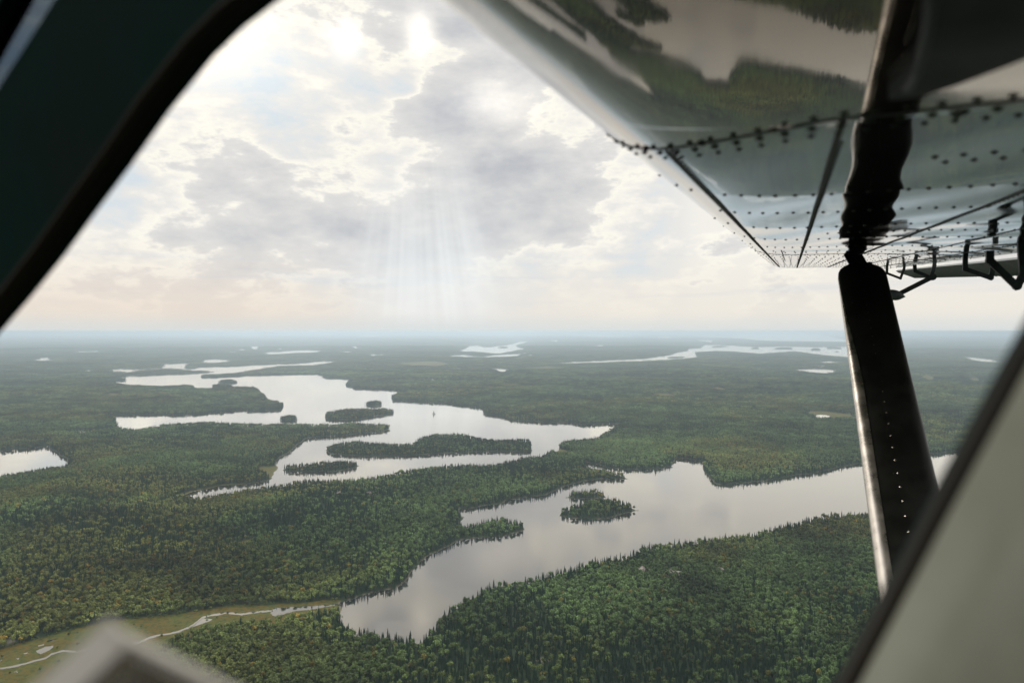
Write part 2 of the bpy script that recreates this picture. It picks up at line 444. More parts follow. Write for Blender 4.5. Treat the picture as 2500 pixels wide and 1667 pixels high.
b.inputs['Specular IOR Level'].default_value = 0.15
ms = np.clip(0.5 - SM / 16, 0, 1)
shore = np.clip(1.0 - np.abs(SD - 0.6) / 1.6, 0, 1) * np.clip(1.6 - GR / 2600, 0, 1) * (vnoise(GX, GY, 30.0, 3) > 0.35) * 0.8
ground = mesh_np('ground', ground_v, ground_f, mg, True, {
    'shore': ('FLOAT', shore), 'marsh': ('FLOAT', ms), 'rock': ('FLOAT', np.clip(0.5 - SRK / 6, 0, 1) * 0.9)})
ground['kind'] = 'structure'

# water
mw, T, b = new_mat('water')
T.n.remove(b)
out = T.n.get('Material Output')
geo = T.node('ShaderNodeNewGeometry')
x_, y_, z_ = T.sep(geo.outputs['Position'])
w1 = T.noise(geo.outputs['Position'], 0.9, 4, 0.7)
w2 = T.noise(geo.outputs['Position'], 0.012, 5, 0.6)
bump = T.node('ShaderNodeBump'); bump.inputs['Strength'].default_value = 0.09; bump.inputs['Distance'].default_value = 0.12
T.l.new(w1, bump.inputs['Height'])
glo = T.node('ShaderNodeBsdfGlossy')
glo.inputs['Color'].default_value = (1.0, 0.94, 0.87, 1)
T.l.new(T.sstep(w2, 0.4, 0.65, 0.02, 0.09), glo.inputs['Roughness'])
T.l.new(bump.outputs[0], glo.inputs['Normal'])
dif = T.node('ShaderNodeBsdfDiffuse'); dif.inputs[0].default_value = (0.02, 0.024, 0.026, 1)
fr = T.node('ShaderNodeFresnel'); fr.inputs[0].default_value = 1.8
fac = T.m('ADD', T.mul(fr.outputs[0], 2.05), -0.09, clamp=True)
mx = T.node('ShaderNodeMixShader')
T.l.new(fac, mx.inputs[0]); T.l.new(dif.outputs[0], mx.inputs[1]); T.l.new(glo.outputs[0], mx.inputs[2])
T.l.new(mx.outputs[0], out.inputs[0])
na_ = 128
wv = [(0, 0, 0)]; wf = []
for k, r_ in enumerate((3000, 20000, 94500)):
    for i in range(na_):
        a = 2 * math.pi * i / na_; wv.append((r_ * math.sin(a), r_ * math.cos(a), 0))
for i in range(na_):
    j = (i + 1) % na_
    wf.append([0, 1 + j, 1 + i])
    for k in range(2):
        wf.append([1 + k * na_ + i, 1 + k * na_ + j, 1 + (k + 1) * na_ + j, 1 + (k + 1) * na_ + i])
water = mesh_np('lake_water', wv, wf, mw)
water['kind'] = 'structure'

# the creek and its pools in the marsh: thin sheets of water just above the marsh
def flat_pt(z, a, b_):
    z = ZM[z]; r = ray(z[0] + a / z[2], z[1] + b_ / z[2]); k = (H - 0.55) / -r.z
    return (r.x * k, r.y * k, 0.62)
cv = []; cf = []
def pool(pts):
    n0 = len(cv); P_ = [flat_pt('3', *p) for p in pts]
    # roughen the outline
    Q = []
    for i in range(len(P_)):
        a = Vector(P_[i]); c_ = Vector(P_[(i + 1) % len(P_)])
        for s_ in range(4):
            p = a.lerp(c_, s_ / 4)
            Q.append((p.x + random.uniform(-.8, .8), p.y + random.uniform(-.9, .9), p.z))
    ar = sum(Q[i][0] * Q[(i + 1) % len(Q)][1] - Q[(i + 1) % len(Q)][0] * Q[i][1] for i in range(len(Q)))
    if ar < 0: Q.reverse()
    cv.extend(Q); cf.append(list(range(n0, n0 + len(Q))))
def creek(pts, wd):
    P_ = []
    for i in range(len(pts) - 1):
        for s_ in range(5):
            t = s_ / 5
            P_.append((pts[i][0] * (1 - t) + pts[i + 1][0] * t, pts[i][1] * (1 - t) + pts[i + 1][1] * t))
    P_.append(pts[-1])
    n0 = len(cv)
    for i, p in enumerate(P_):
        w_ = wd * (0.75 + 0.5 * random.random()); dyy = random.uniform(-1.5, 1.5)
        cv.append(flat_pt('3', p[0], p[1] - w_ / 2 + dyy)); cv.append(flat_pt('3', p[0], p[1] + w_ / 2 + dyy))
    for i in range(len(P_) - 1):
        a = n0 + 2 * i; cf.append([a, a + 1, a + 3, a + 2])
creek([(-60, 1268), (0, 1258), (100, 1243), (200, 1215), (290, 1192), (330, 1165), (400, 1145), (480, 1150), (600, 1132), (760, 1108), (880, 1095), (930, 1070), (1000, 1047), (1060, 1040), (1130, 1025), (1200, 998)], 12)
creek([(1200, 1000), (1250, 965), (1290, 932), (1350, 918), (1450, 902), (1540, 912), (1600, 903), (1640, 897), (1700, 892), (1740, 890)], 11)
pool([(1725, 905), (1745, 872), (1800, 872), (1900, 862), (1990, 860), (2090, 851), (2180, 846), (2182, 852), (2100, 862), (1980, 882), (1900, 890), (1830, 905), (1760, 930)])
pool([(1290, 940), (1360, 943), (1340, 955), (1250, 985), (1215, 998), (1260, 965)])
pool([(230, 1145), (290, 1120), (345, 1110), (320, 1140), (265, 1165)])
pool([(300, 1082), (330, 1070), (372, 1068), (312, 1087)])
pool([(245, 1112), (280, 1100), (285, 1108), (250, 1117)])
pool([(145, 1160), (178, 1155), (180, 1164), (150, 1166)])
pool([(420, 1042), (445, 1036), (440, 1046)]); pool([(80, 1280), (110, 1272), (112, 1284)])
pool([(-40, 1202), (10, 1198), (14, 1212), (-30, 1215)]); pool([(485, 1028), (497, 1024), (495, 1032)]); pool([(95, 1195), (118, 1190), (115, 1200)])
stream = mesh_np('stream_water', cv, cf, mw)
stream['kind'] = 'structure'

# ------------------------------------------------------------------ trees
def foliage_mat(name):
    m, T, b = new_mat(name)
    a1 = T.node('ShaderNodeAttribute', attribute_name='leafcol')
    a2 = T.node('ShaderNodeAttribute', attribute_name='tint', attribute_type='INSTANCER')
    c = T.mix(1.0, a1.outputs['Color'], a2.outputs['Color'], 'MULTIPLY')
    T.l.new(c, b.inputs['Base Color'])
    b.inputs['Roughness'].default_value = 0.8
    b.inputs['Specular IOR Level'].default_value = 0.25
    return m
leaf_m = foliage_mat('foliage')
def trunk_mesh(h, r):
    v = []; f = []
    for k, (z, s) in enumerate(((0, 1.0), (h * .5, .75), (h, .25))):
        for i in range(5):
            a = i * 2 * math.pi / 5; v.append((r * s * math.cos(a), r * s * math.sin(a), z))
    for k in range(2):
        for i in range(5):
            j = (i + 1) % 5; f.append([k * 5 + i, k * 5 + j, k * 5 + 5 + j, k * 5 + 5 + i])
    return v, f
ICO_V = None
def ico():
    t = (1 + 5 ** .5) / 2
    v = [(-1, t, 0), (1, t, 0), (-1, -t, 0), (1, -t, 0), (0, -1, t), (0, 1, t), (0, -1, -t), (0, 1, -t), (t, 0, -1), (t, 0, 1), (-t, 0, -1), (-t, 0, 1)]
    f = [(0, 11, 5), (0, 5, 1), (0, 1, 7), (0, 7, 10), (0, 10, 11), (1, 5, 9), (5, 11, 4), (11, 10, 2), (10, 7, 6), (7, 1, 8), (3, 9, 4), (3, 4, 2), (3, 2, 6), (3, 6, 8), (3, 8, 9), (4, 9, 5), (2, 4, 11), (6, 2, 10), (8, 6, 7), (9, 8, 1)]
    v = np.array(v) / math.sqrt(1 + t * t)
    return v, np.array(f)
IV, IF = ico()
class Acc:
    def __init__(s): s.v = []; s.f = []; s.c = []
    def add(s, v, f, c):
        o = len(s.v); s.v.extend([tuple(p) for p in v]); s.f.extend([[o + i for i in q_] for q_ in f])
        if isinstance(c, list): s.c.extend(c)
        else: s.c.extend([c] * len(v))
BROAD = (0.098, 0.142, 0.048)
CONIF = (0.020, 0.046, 0.030)
BARK = (0.10, 0.085, 0.07)
def sc(c, k): return (c[0] * k, c[1] * k, c[2] * k)
def broad_tree(A, rg, h=9.0, w=5.2, clumps=46, ox=0, oy=0, oz=0, col=BROAD, lumps=4, trunk=True):
    if trunk:
        v, f = trunk_mesh(h * .6, .16); A.add([(x + ox, y + oy, z + oz) for x, y, z in v], f, BARK)
    L = []
    for i in range(lumps):
        a = rg.uniform(0, 6.28); rr = rg.uniform(.12, .30) * w if i else 0
        L.append((math.cos(a) * rr, math.sin(a) * rr, h * (rg.uniform(.50, .68) if i else .70), w * (rg.uniform(.22, .32) if i else .34), h * rg.uniform(.17, .25)))
    for (cx, cy, cz, rx, rz) in L:
        k = rg.uniform(.75, 1.0)
        vv = [(ox + cx + p[0] * rx * .8 * rg.uniform(.85, 1.1), oy + cy + p[1] * rx * .8 * rg.uniform(.85, 1.1), oz + cz + p[2] * rz * .8) for p in IV]
        A.add(vv, IF.tolist(), sc(col, k * .8))
    for i in range(clumps):
        cx, cy, cz, rx, rz = L[i % lumps]
        d = Vector((rg.gauss(0, 1), rg.gauss(0, 1), rg.gauss(.45, .8))).normalized()
        p = Vector((ox + cx + d.x * rx, oy + cy + d.y * rx, oz + cz + d.z * rz * 1.05))
        nrm = (d + Vector((rg.gauss(0, .45), rg.gauss(0, .45), rg.gauss(0, .45)))).normalized()
        t1 = nrm.orthogonal().normalized(); t1.rotate(Matrix.Rotation(rg.uniform(0, 6.28), 3, nrm)); t2 = nrm.cross(t1)
        s_ = w * rg.uniform(.075, .14); s2 = s_ * rg.uniform(.6, 1)
        vv = [p + t1 * s_ + nrm * -.2 * s_, p + t2 * s2 + nrm * .2 * s_, p - t1 * s_ - nrm * .2 * s_, p - t2 * s2]
        A.add(vv, [(0, 1, 2, 3)], sc(col, rg.uniform(.60, 1.55)))
def conif_tree(A, rg, h=11.0, w=3.0, tiers=6, spikes=8, ox=0, oy=0, oz=0, col=CONIF, trunk=True):
    if trunk:
        v, f = trunk_mesh(h * .95, .13); A.add([(x + ox, y + oy, z + oz) for x, y, z in v], f, sc(BARK, .6))
    for k in range(tiers):
        t = k / tiers
        z0 = h * (.14 + .80 * t); z1 = z0 + h * .26 * (1 - .45 * t)
        r0 = w * .5 * (1 - t) ** .85 * rg.uniform(.82, 1.12) + .12
        vv = [(ox, oy, oz + min(z1, h))]; cc = [sc(col, rg.uniform(.8, 1.2))]
        n = spikes * 2; ph = rg.uniform(0, 6)
        for i in range(n):
            a = ph + i * 6.2832 / n; rr = r0 * (rg.uniform(.85, 1.2) if i % 2 == 0 else rg.uniform(.35, .55))
            zz = z0 - (r0 * .35 if i % 2 == 0 else -r0 * .1)
            vv.append((ox + math.cos(a) * rr, oy + math.sin(a) * rr, oz + zz)); cc.append(sc(col, rg.uniform(.75, 1.35)))
        A.add(vv, [(0, 1 + i, 1 + (i + 1) % n) for i in range(n)], cc)
PC = bpy.data.collections.new('tree_kinds')       # prototypes, not linked to the scene
def proto(name, A):
    o = mesh_np(name, A.v, A.f, leaf_m, False, {'leafcol': ('FLOAT_VECTOR', A.c)}, do_link=False)
    return o
protos = []
rg = random.Random(3)
for i in range(5):
    A = Acc(); broad_tree(A, rg, rg.uniform(7.5, 10.5), rg.uniform(5.4, 7.4), 70, lumps=rg.choice((3, 4, 5))); protos.append(proto('a%02d_broad' % i, A))
for i in range(4):
    A = Acc(); conif_tree(A, rg, rg.uniform(8.2, 11.2), rg.uniform(2.7, 3.8), rg.choice((6, 7, 8)), 6); protos.append(proto('b%02d_conifer' % i, A))
def cluster(nt, rad, lod, cfrac):
    A = Acc()
    pts = []
    tries = 0
    while len(pts) < nt and tries < 4000:
        tries += 1
        a = rg.uniform(0, 6.28); r_ = rad * math.sqrt(rg.random()); x, y = r_ * math.cos(a), r_ * math.sin(a)
        if all((x - p) ** 2 + (y - q_) ** 2 > (rad * 1.25 / math.sqrt(nt)) ** 2 for p, q_ in pts): pts.append((x, y))
    for x, y in pts:
        k = rg.uniform(.75, 1.25)
        if rg.random() < cfrac:
            conif_tree(A, rg, rg.uniform(9, 13), rg.uniform(3.0, 4.0), 3 if lod else 4, 3 if lod else 4, x, y, 0, sc(CONIF, k * 1.1), False)
        else:
            col = sc(BROAD, k)
            if rg.random() < .05: col = (col[0] * 1.35, col[1] * .95, col[2] * .8)
            if lod: broad_tree(A, rg, rg.uniform(8, 10.5), rg.uniform(7, 9), 6, x, y, 0, col, 1, False)
            else: broad_tree(A, rg, rg.uniform(8, 10.5), rg.uniform(5, 6.6), 20, x, y, 0, col, 2, False)
    return A
for i in range(5): protos.append(proto('c%02d_grove' % i, cluster(9, 10.5, 0, .25)))
for i in range(3): protos.append(proto('d%02d_grove_dark' % i, cluster(10, 10.5, 0, .85)))
for i in range(5): protos.append(proto('e%02d_wood' % i, cluster(34, 36, 1, .3)))
for p in protos: PC.objects.link(p)
NB, NC, NG, NGD, NW = 5, 4, 5, 3, 5

def place(x, y, jit):
    x = x + rng.uniform(-jit, jit, x.shape); y = y + rng.uniform(-jit, jit, y.shape)
    return x, y
def lat(r0, r1, step, a0, a1):
    xs = np.arange(-r1, r1, step); ys = np.arange(-r1 if a1 > 90 else 0, r1, step)
    X, Y = np.meshgrid(xs, ys); X = X.ravel(); Y = Y.ravel()
    r_ = np.hypot(X, Y); a = np.degrees(np.arctan2(X, Y))
    m = (r_ > r0) & (r_ < r1) & (a > a0) & (a < a1)
    return place(X[m], Y[m], step * .48)
def lat_polar(r0, r1, step, a0, a1):
    out_x = []; out_y = []
    r_ = r0
    while r_ < r1:
        n = int(r_ * math.radians(a1 - a0) / step)
        a = np.radians(a0) + (np.arange(n) + rng.random()) * (math.radians(a1 - a0) / n)
        out_x.append(r_ * np.sin(a)); out_y.append(r_ * np.cos(a)); r_ += step
    return place(np.concatenate(out_x), np.concatenate(out_y), step * .48)
PX = []; PY = []; PI_ = []; PS = []; PT = []
def tints(x, y, r_):
    n = len(x)
    big = fbm(x, y, 420.0, 3, 3) / .875; mid = fbm(x, y, 70.0, 6, 2) / .75
    v = 0.60 + 0.95 * np.clip((big - .28) / .45, 0, 1) * .6 + 1.25 * (mid - .40)
    v = v * rng.uniform(.55, 1.40, n)
    yel = np.clip((fbm(x, y, 260.0, 5, 3) - .38) / .22, 0, 1)
    t = np.stack([v * (.90 + .42 * yel), v * (1.0 + .03 * yel), v * (1.0 - .20 * yel)], -1)
    return t
def scatter(x, y, kindf, smin, smax, margin):
    sd = sample(SD, x, y); sm = sample(SM, x, y); rk = sample(SRK, x, y)
    dens_ = fbm(x, y, 38.0, 2, 2) / .75
    m = (sd > margin) & (sm > 1.0) & (rk > 0) & (rng.random(len(x)) < np.clip(1.25 - .35 * (dens_ > .72), 0, 1))
    x, y, sd = x[m], y[m], sd[m]
    r_ = np.hypot(x, y)
    cf = np.clip((fbm(x, y, 300.0, 7, 3) - .38) * 3.4, .08, .8)
    cf = np.maximum(cf, np.clip(.85 - sd / 55, 0, .85))
    cf = np.maximum(cf, np.where(np.abs(sample(SI, x, y)) < 200, .72 * (sample(SI, x, y) < 0), 0))
    idx, tt = kindf(x, y, cf)
    s_ = rng.uniform(smin, smax, len(x))
    s_ = s_ * (0.86 + .28 * fbm(x, y, 60.0, 1, 2) / .75)
    PX.append(x); PY.append(y); PI_.append(idx); PS.append(s_); PT.append(tt)
def k_single(x, y, cf):
    isc = rng.random(len(x)) < cf
    idx = np.where(isc, NB + rng.integers(0, NC, len(x)), rng.integers(0, NB, len(x)))
    t = tints(x, y, None)
    au = (~isc) & (rng.random(len(x)) < .04 * (0.4 + 1.6 * (vnoise(x, y, 120.0, 2) > .55)))
    t[au] *= np.array([1.65, 1.02, .75]); 
    t[isc] = (.75 + .5 * (t[isc] - .6).clip(0, 1))
    return idx, t
def k_grove(x, y, cf):
    isc = rng.random(len(x)) < cf * .9
    idx = np.where(isc, NB + NC + NG + rng.integers(0, NGD, len(x)), NB + NC + rng.integers(0, NG, len(x)))
    t = tints(x, y, None); t[isc] *= .85
    return idx, t
def k_wood(x, y, cf):
    return NB + NC + NG + NGD + rng.integers(0, NW, len(x)), tints(x, y, None) * (1 - .25 * cf)[:, None]
scatter(*lat(30, 545, 6.2, -50, 75), k_single, .95, 1.2, 3)
scatter(*lat(545, 1050, 4.6, -42, 44), k_single, .72, 1.12, 1.5)
scatter(*lat(1050, 1900, 5.2, -42, 44), k_single, .85, 1.22, 1.8)
# low bushes straggling out over the edge of the marsh
bx, by = lat(560, 1000, 3.2, -42, 10)
bm = sample(SM, bx, by); bk = (bm < 0) & (rng.random(len(bx)) < np.clip(.5 + bm / 14, .012, .5)) & (sample(SD, bx, by) > 3)
bx, by = bx[bk], by[bk]
PX.append(bx); PY.append(by); PI_.append(rng.integers(0, NB, len(bx))); PS.append(rng.uniform(.18, .6, len(bx)))
PT.append(np.stack([rng.uniform(.6, 1.1, len(bx))] * 3, -1) * np.array([1.15, 1.0, .8]))
scatter(*lat_polar(1900, 5200, 17.5, -42, 44), k_grove, .9, 1.2, 7)
# shores of the middle distance get single trees so that the edge is ragged
sx, sy = lat_polar(1900, 4200, 6.0, -42, 44)
ssd = sample(SD, sx, sy); mm_ = (ssd > 2) & (ssd < 14)
scatter(sx[mm_], sy[mm_], k_single, .9, 1.4, 2)
scatter(*lat_polar(5200, 13500, 56.0, -42, 44), k_wood, .9, 1.15, 22)
PX = np.concatenate(PX); PY = np.concatenate(PY); PI_ = np.concatenate(PI_); PS = np.concatenate(PS); PT = np.concatenate(PT)
PZ = sample(HT, PX, PY) - 0.2
PRo = rng.uniform(0, 6.2832, len(PX))
SH = rng.uniform(.88, 1.18, len(PX))
print('tree points', len(PX))

# the 300 nearest broadleaves and 300 nearest conifers in view are trees of their own
def proj(x, y, z):
    dxv = x; dyv = y * cp - (z - H) * sp; dzv = y * sp + (z - H) * cp
    return 1250 + FX * dxv / dyv, 833.5 - FX * dzv / dyv
px_, py_ = proj(PX, PY, PZ + 5)
def side_ok(px, py):       # inside the picture and left of the window frame, right of the bent pane
    return (px > 620) & (py < 1667 - 4) & (px + (py - 1667) * .54 < 1975) & (py > 900)
rr_ = np.hypot(PX, PY)
vis = side_ok(px_, py_) & (rr_ > 545)
keep = np.ones(len(PX), bool)
def as_tree(i, name, label, cat, grp):
    o = bpy.data.objects.new(name, protos[PI_[i]].data)
    o.location = (PX[i], PY[i], PZ[i]); o.rotation_euler = (0, 0, PRo[i])
    o.scale = (PS[i], PS[i], PS[i] * SH[i])
    o['tint'] = [float(v) for v in PT[i]]
    tag(link(o), label, cat, grp)
for lo, hi, name, label, grp in ((0, NB, 'broadleaf_tree', 'rounded green broadleaf tree in the dense forest nearest below, along the bottom edge', 'broadleaf trees of the nearest forest'),
                                 (NB, NB + NC, 'spruce_tree', 'narrow dark spruce in the dense forest nearest below, along the bottom edge', 'spruces of the nearest forest')):
    ids = np.where(vis & (PI_ >= lo) & (PI_ < hi))[0]
    ids = ids[np.argsort(rr_[ids])][:300]
    for i in ids:
        as_tree(i, name, label, 'tree', grp)
    keep[ids] = False
PX, PY, PZ, PI_, PS, PT, PRo, SH = (a[keep] for a in (PX, PY, PZ, PI_, PS, PT, PRo, SH))
fo = mesh_np('forest', np.stack([PX, PY, PZ], -1), np.zeros((0, 3), int), None, False, {
    'kind_index': ('INT', PI_), 'spin': ('FLOAT_VECTOR', np.stack([PRo * 0, PRo * 0, PRo], -1)),
    'size': ('FLOAT_VECTOR', np.stack([PS, PS, PS * SH], -1)), 'tint': ('FLOAT_VECTOR', PT)})
tag(fo, None, None, None, 'stuff')
fo['label'] = 'dense mixed boreal forest of spruce and broadleaf covering the land between the lakes'
fo['category'] = 'forest'
ng = bpy.data.node_groups.new('forest_scatter', 'GeometryNodeTree')
ng.interface.new_socket('Geometry', in_out='INPUT', socket_type='NodeSocketGeometry')
ng.interface.new_socket('Geometry', in_out='OUTPUT', socket_type='NodeSocketGeometry')
gi = ng.nodes.new('NodeGroupInput'); go = ng.nodes.new('NodeGroupOutput')
ci = ng.nodes.new('GeometryNodeCollectionInfo'); ci.inputs['Collection'].default_value = PC
ci.inputs['Separate Children'].default_value = True; ci.inputs['Reset Children'].default_value = True
iop = ng.nodes.new('GeometryNodeInstanceOnPoints'); iop.inputs['Pick Instance'].default_value = True
def nattr(nm, typ):
    n = ng.nodes.new('GeometryNodeInputNamedAttribute'); n.data_type = typ; n.inputs[0].default_value = nm
    return n.outputs[0]
L = ng.links
L.new(gi.outputs[0], iop.inputs['Points']); L.new(ci.outputs[0], iop.inputs['Instance'])
L.new(nattr('kind_index', 'INT'), iop.inputs['Instance Index'])
e2r = ng.nodes.new('FunctionNodeEulerToRotation'); L.new(nattr('spin', 'FLOAT_VECTOR'), e2r.inputs[0])
L.new(e2r.outputs[0], iop.inputs['Rotation'])
L.new(nattr('size', 'FLOAT_VECTOR'), iop.inputs['Scale']); L.new(iop.outputs[0], go.inputs[0])
md = fo.modifiers.new('scatter', 'NODES'); md.node_group = ng

# ------------------------------------------------------------------ bare rock outcrops and the lone islet
m_rock, T, b = new_mat('pale_rock')
tq = T.node('ShaderNodeNewGeometry')
rn_ = T.noise(tq.outputs['Position'], .35, 6, .65)
T.l.new(T.mix(T.sstep(rn_, .35, .65), (.16, .135, .12), (.36, .32, .28)), b.inputs['Base Color']); b.inputs['Roughness'].default_value = .9
def rock(zk, a, b_, wx, wy, h, name, label, cat, kind=None, water=False):
    z = ZM[zk]; r = ray(z[0] + a / z[2], z[1] + b_ / z[2]); k = (H - (0 if water else 7)) / -r.z
    x0, y0 = r.x * k, r.y * k
    z0 = 0 if water else float(sample(HT, np.array([x0]), np.array([y0]))[0]) + 2.2
    V = []; F = []
    N_, M_ = 22, 7
    for j in range(M_):
        f_ = 1 - j / (M_ - 1)
        for i in range(N_):
            a_ = 2 * math.pi * i / N_
            q_ = f_ * (1 + .28 * math.sin(a_ * 3 + wx) + .14 * math.sin(a_ * 7 + wy)) + random.uniform(-.04, .04)
            zz = h * (1 - f_ ** 2.2) * random.uniform(.8, 1.1)
            V.append((x0 + math.cos(a_) * wx * q_, y0 + math.sin(a_) * wy * q_, z0 + zz - (5 if j == 0 else 0)))
    for j in range(M_ - 1):
        for i in range(N_): F.append([j * N_ + i, j * N_ + (i + 1) % N_, (j + 1) * N_ + (i + 1) % N_, (j + 1) * N_ + i])
    F.append([(M_ - 1) * N_ + i for i in range(N_)])
    o = mesh_np(name, V, F, m_rock, False)
    tag(o, label, cat, None, kind)
    return x0, y0
rock('5', 335, 583, 15, 8, 4.5, 'rock_outcrop', 'widest grey rock outcrop showing among the trees of the right-hand shore forest', 'rock')
rock('5', 603, 580, 9, 6, 5.5, 'rock_outcrop', 'small pinkish rock outcrop a little right of the widest one in the right-hand forest', 'rock')
rock('5', 166, 556, 8, 6, 5, 'rock_outcrop', 'small tan rock outcrop left of the widest one, near the treeline by the water', 'rock')
rock('4', 263, 166, 9, 6, 6, 'rock_outcrop', 'pinkish rock outcrop in the middle forest between the two lakes', 'rock')
rock('4', 70, 160, 6, 5, 5.5, 'rock_outcrop', 'grey rock outcrop just left of the pinkish one in the middle forest', 'rock')
#rock('3', 75, 1088, 7, 5, 5, 'rock_outcrop', 'pale rock outcrop at the left edge where the forest meets the marsh', 'rock')
ix, iy = rock('2', 312, 453, 7, 7, 1.2, 'islet', None, None, 'structure', True)
for i_, (ox_, oy_, s_, dsc) in enumerate(((-1.5, 0, 1.25, 'taller'), (3, 1, .75, 'shorter'))):
    o = bpy.data.objects.new('spruce_tree', protos[NB + i_].data); o.location = (ix + ox_, iy + oy_, .8); o.scale = (s_ * 1.3, s_ * 1.3, s_)
    o['tint'] = [.8, .8, .8]
    tag(link(o), dsc + ' dark spruce on the tiny lone islet in the open upper lake', 'tree')

# ------------------------------------------------------------------ the aeroplane
EYE = Vector((0, 0, H))
Sv = rd(1820, 645).normalized()                              # along the wing, outwards
Cv = Vector((Sv.y, -Sv.x, 0)).normalized()                   # aft, along the chord
Wv = Cv.cross(Sv).normalized()
if Wv.z < 0: Wv = -Wv                                        # up
def pl(u, v, t): return EYE + Cv * u + Wv * v + Sv * t
def on_t(px, py, t):                                         # photo point lying in the chordwise plane at span t
    r = rd(px, py); return EYE + r * (t / r.dot(Sv))
plane = bpy.data.objects.new('aeroplane', None)
link(plane); plane.location = EYE + Vector((0, 0, -1.2))
tag(plane, 'dark high-wing bush aeroplane around the viewer, its riveted wing, black strut and blurred window', 'aeroplane')
def part(name, v, f, mat, parent=None, smooth=False, mats=None, fmats=None, label=None):
    par = parent or plane
    base = plane.location
    v = [tuple(Vector(p) - base) for p in v]
    o = mesh_np(name, v, f, mat, smooth, parent=par, mats=mats, fmats=fmats)
    if label: o['label'] = label
    return o
def joined(chunks):
    V = []; F = []
    for v, f in chunks:
        n = len(V); V.extend(v); F.extend([[n + i for i in q_] for q_ in f])
    return V, F
def prism(outer, ext):
    """closed polygon (list of Vector) swept by vector ext"""
    n = len(outer)
    v = list(outer) + [p + ext for p in outer]
    f = [list(range(n))[::-1], [n + i for i in range(n)]] + [[i, (i + 1) % n, n + (i + 1) % n, n + i] for i in range(n)]
    return v, f
def bar(a, b_, w, th, up):
    """flat bar from a to b"""
    d = (b_ - a).normalized(); s_ = d.cross(up).normalized(); u_ = s_.cross(d).normalized()
    ring = [s_ * (w * .5) * i + u_ * (th * .5) * j for i, j in ((-1, -1), (1, -1), (1, 1), (-1, 1))]
    v = [a + q_ for q_ in ring] + [b_ + q_ for q_ in ring]
    return v, [[3, 2, 1, 0], [4, 5, 6, 7], [0, 1, 5, 4], [1, 2, 6, 5], [2, 3, 7, 6], [3, 0, 4, 7]]
def tube(pts, r, seg=16, caps=True):
    v = []; f = []
    for i, p in enumerate(pts):
        d = (pts[min(i + 1, len(pts) - 1)] - pts[max(i - 1, 0)]).normalized()
        a = d.orthogonal().normalized(); b_ = d.cross(a)
        rr = r[i] if isinstance(r, (list, tuple)) else r
        for k in range(seg):
            q_ = 2 * math.pi * k / seg; v.append(p + a * math.cos(q_) * rr + b_ * math.sin(q_) * rr)
    for i in range(len(pts) - 1):
        for k in range(seg):
            f.append([i * seg + k, i * seg + (k + 1) % seg, (i + 1) * seg + (k + 1) % seg, (i + 1) * seg + k])
    if caps: f.append(list(range(seg))[::-1]); f.append([(len(pts) - 1) * seg + k for k in range(seg)])
    return v, f

# materials
def skin_mat(nm, c0, c1):
  m_skin, T, b = new_mat(nm)
  b.inputs['Metallic'].default_value = 1.0
  tcn = T.node('ShaderNodeTexCoord')
  nn = T.noise(tcn.outputs['Object'], 1.3, 5, .6)
  T.l.new(T.mix(T.sstep(nn, .35, .7), c0, c1), b.inputs['Base Color'])
  T.l.new(T.sstep(T.noise(tcn.outputs['Object'], 5, 6, .65), .3, .7, .018, .075), b.inputs['Roughness'])
  return m_skin
m_skin = skin_mat('polished_wing_skin', (.175, .200, .215), (.24, .26, .27))
m_root = skin_mat('polished_root_skin', (.24, .210, .170), (.31, .275, .23))  # warm root and cool wing base colours carry the tint of their reflections
m_rivet = simple('rivet_dark', (.015, .017, .017), .6)
m_seam = simple('seam_dark', (.02, .022, .022), .6)
m_strut = simple('strut_black_paint', (.010, .010, .008), .38, 0, .35, .3, 6)
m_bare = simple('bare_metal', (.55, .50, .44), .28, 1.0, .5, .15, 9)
m_bracket = simple('bracket_grey', (.035, .045, .045), .5, .2, .4, .3, 20)
m_refl = simple('reflection_black', (.006, .014, .012), .6, 0, .2, .2, 6)
m_line = simple('reflection_edge_grey', (.03, .038, .035), .6, 0, .2)
m_flap = simple('flap_paint', (.10, .12, .12), .5, .2, .4, .2, 12)
m_cabin = simple('cabin_trim_dark', (.0012, .014, .0112), .8, 0, .12, .3, 5)
m_gasket = simple('rubber_gasket', (.018, .014, .009), .7, 0, .2)
m_pale = simple('pale_sill_paint', (.38, .38, .29), .30, 0, .8, .16, 5)
m_edge = simple('acrylic_edge', (.62, .58, .52), .4, 0, .5, .1, 5)

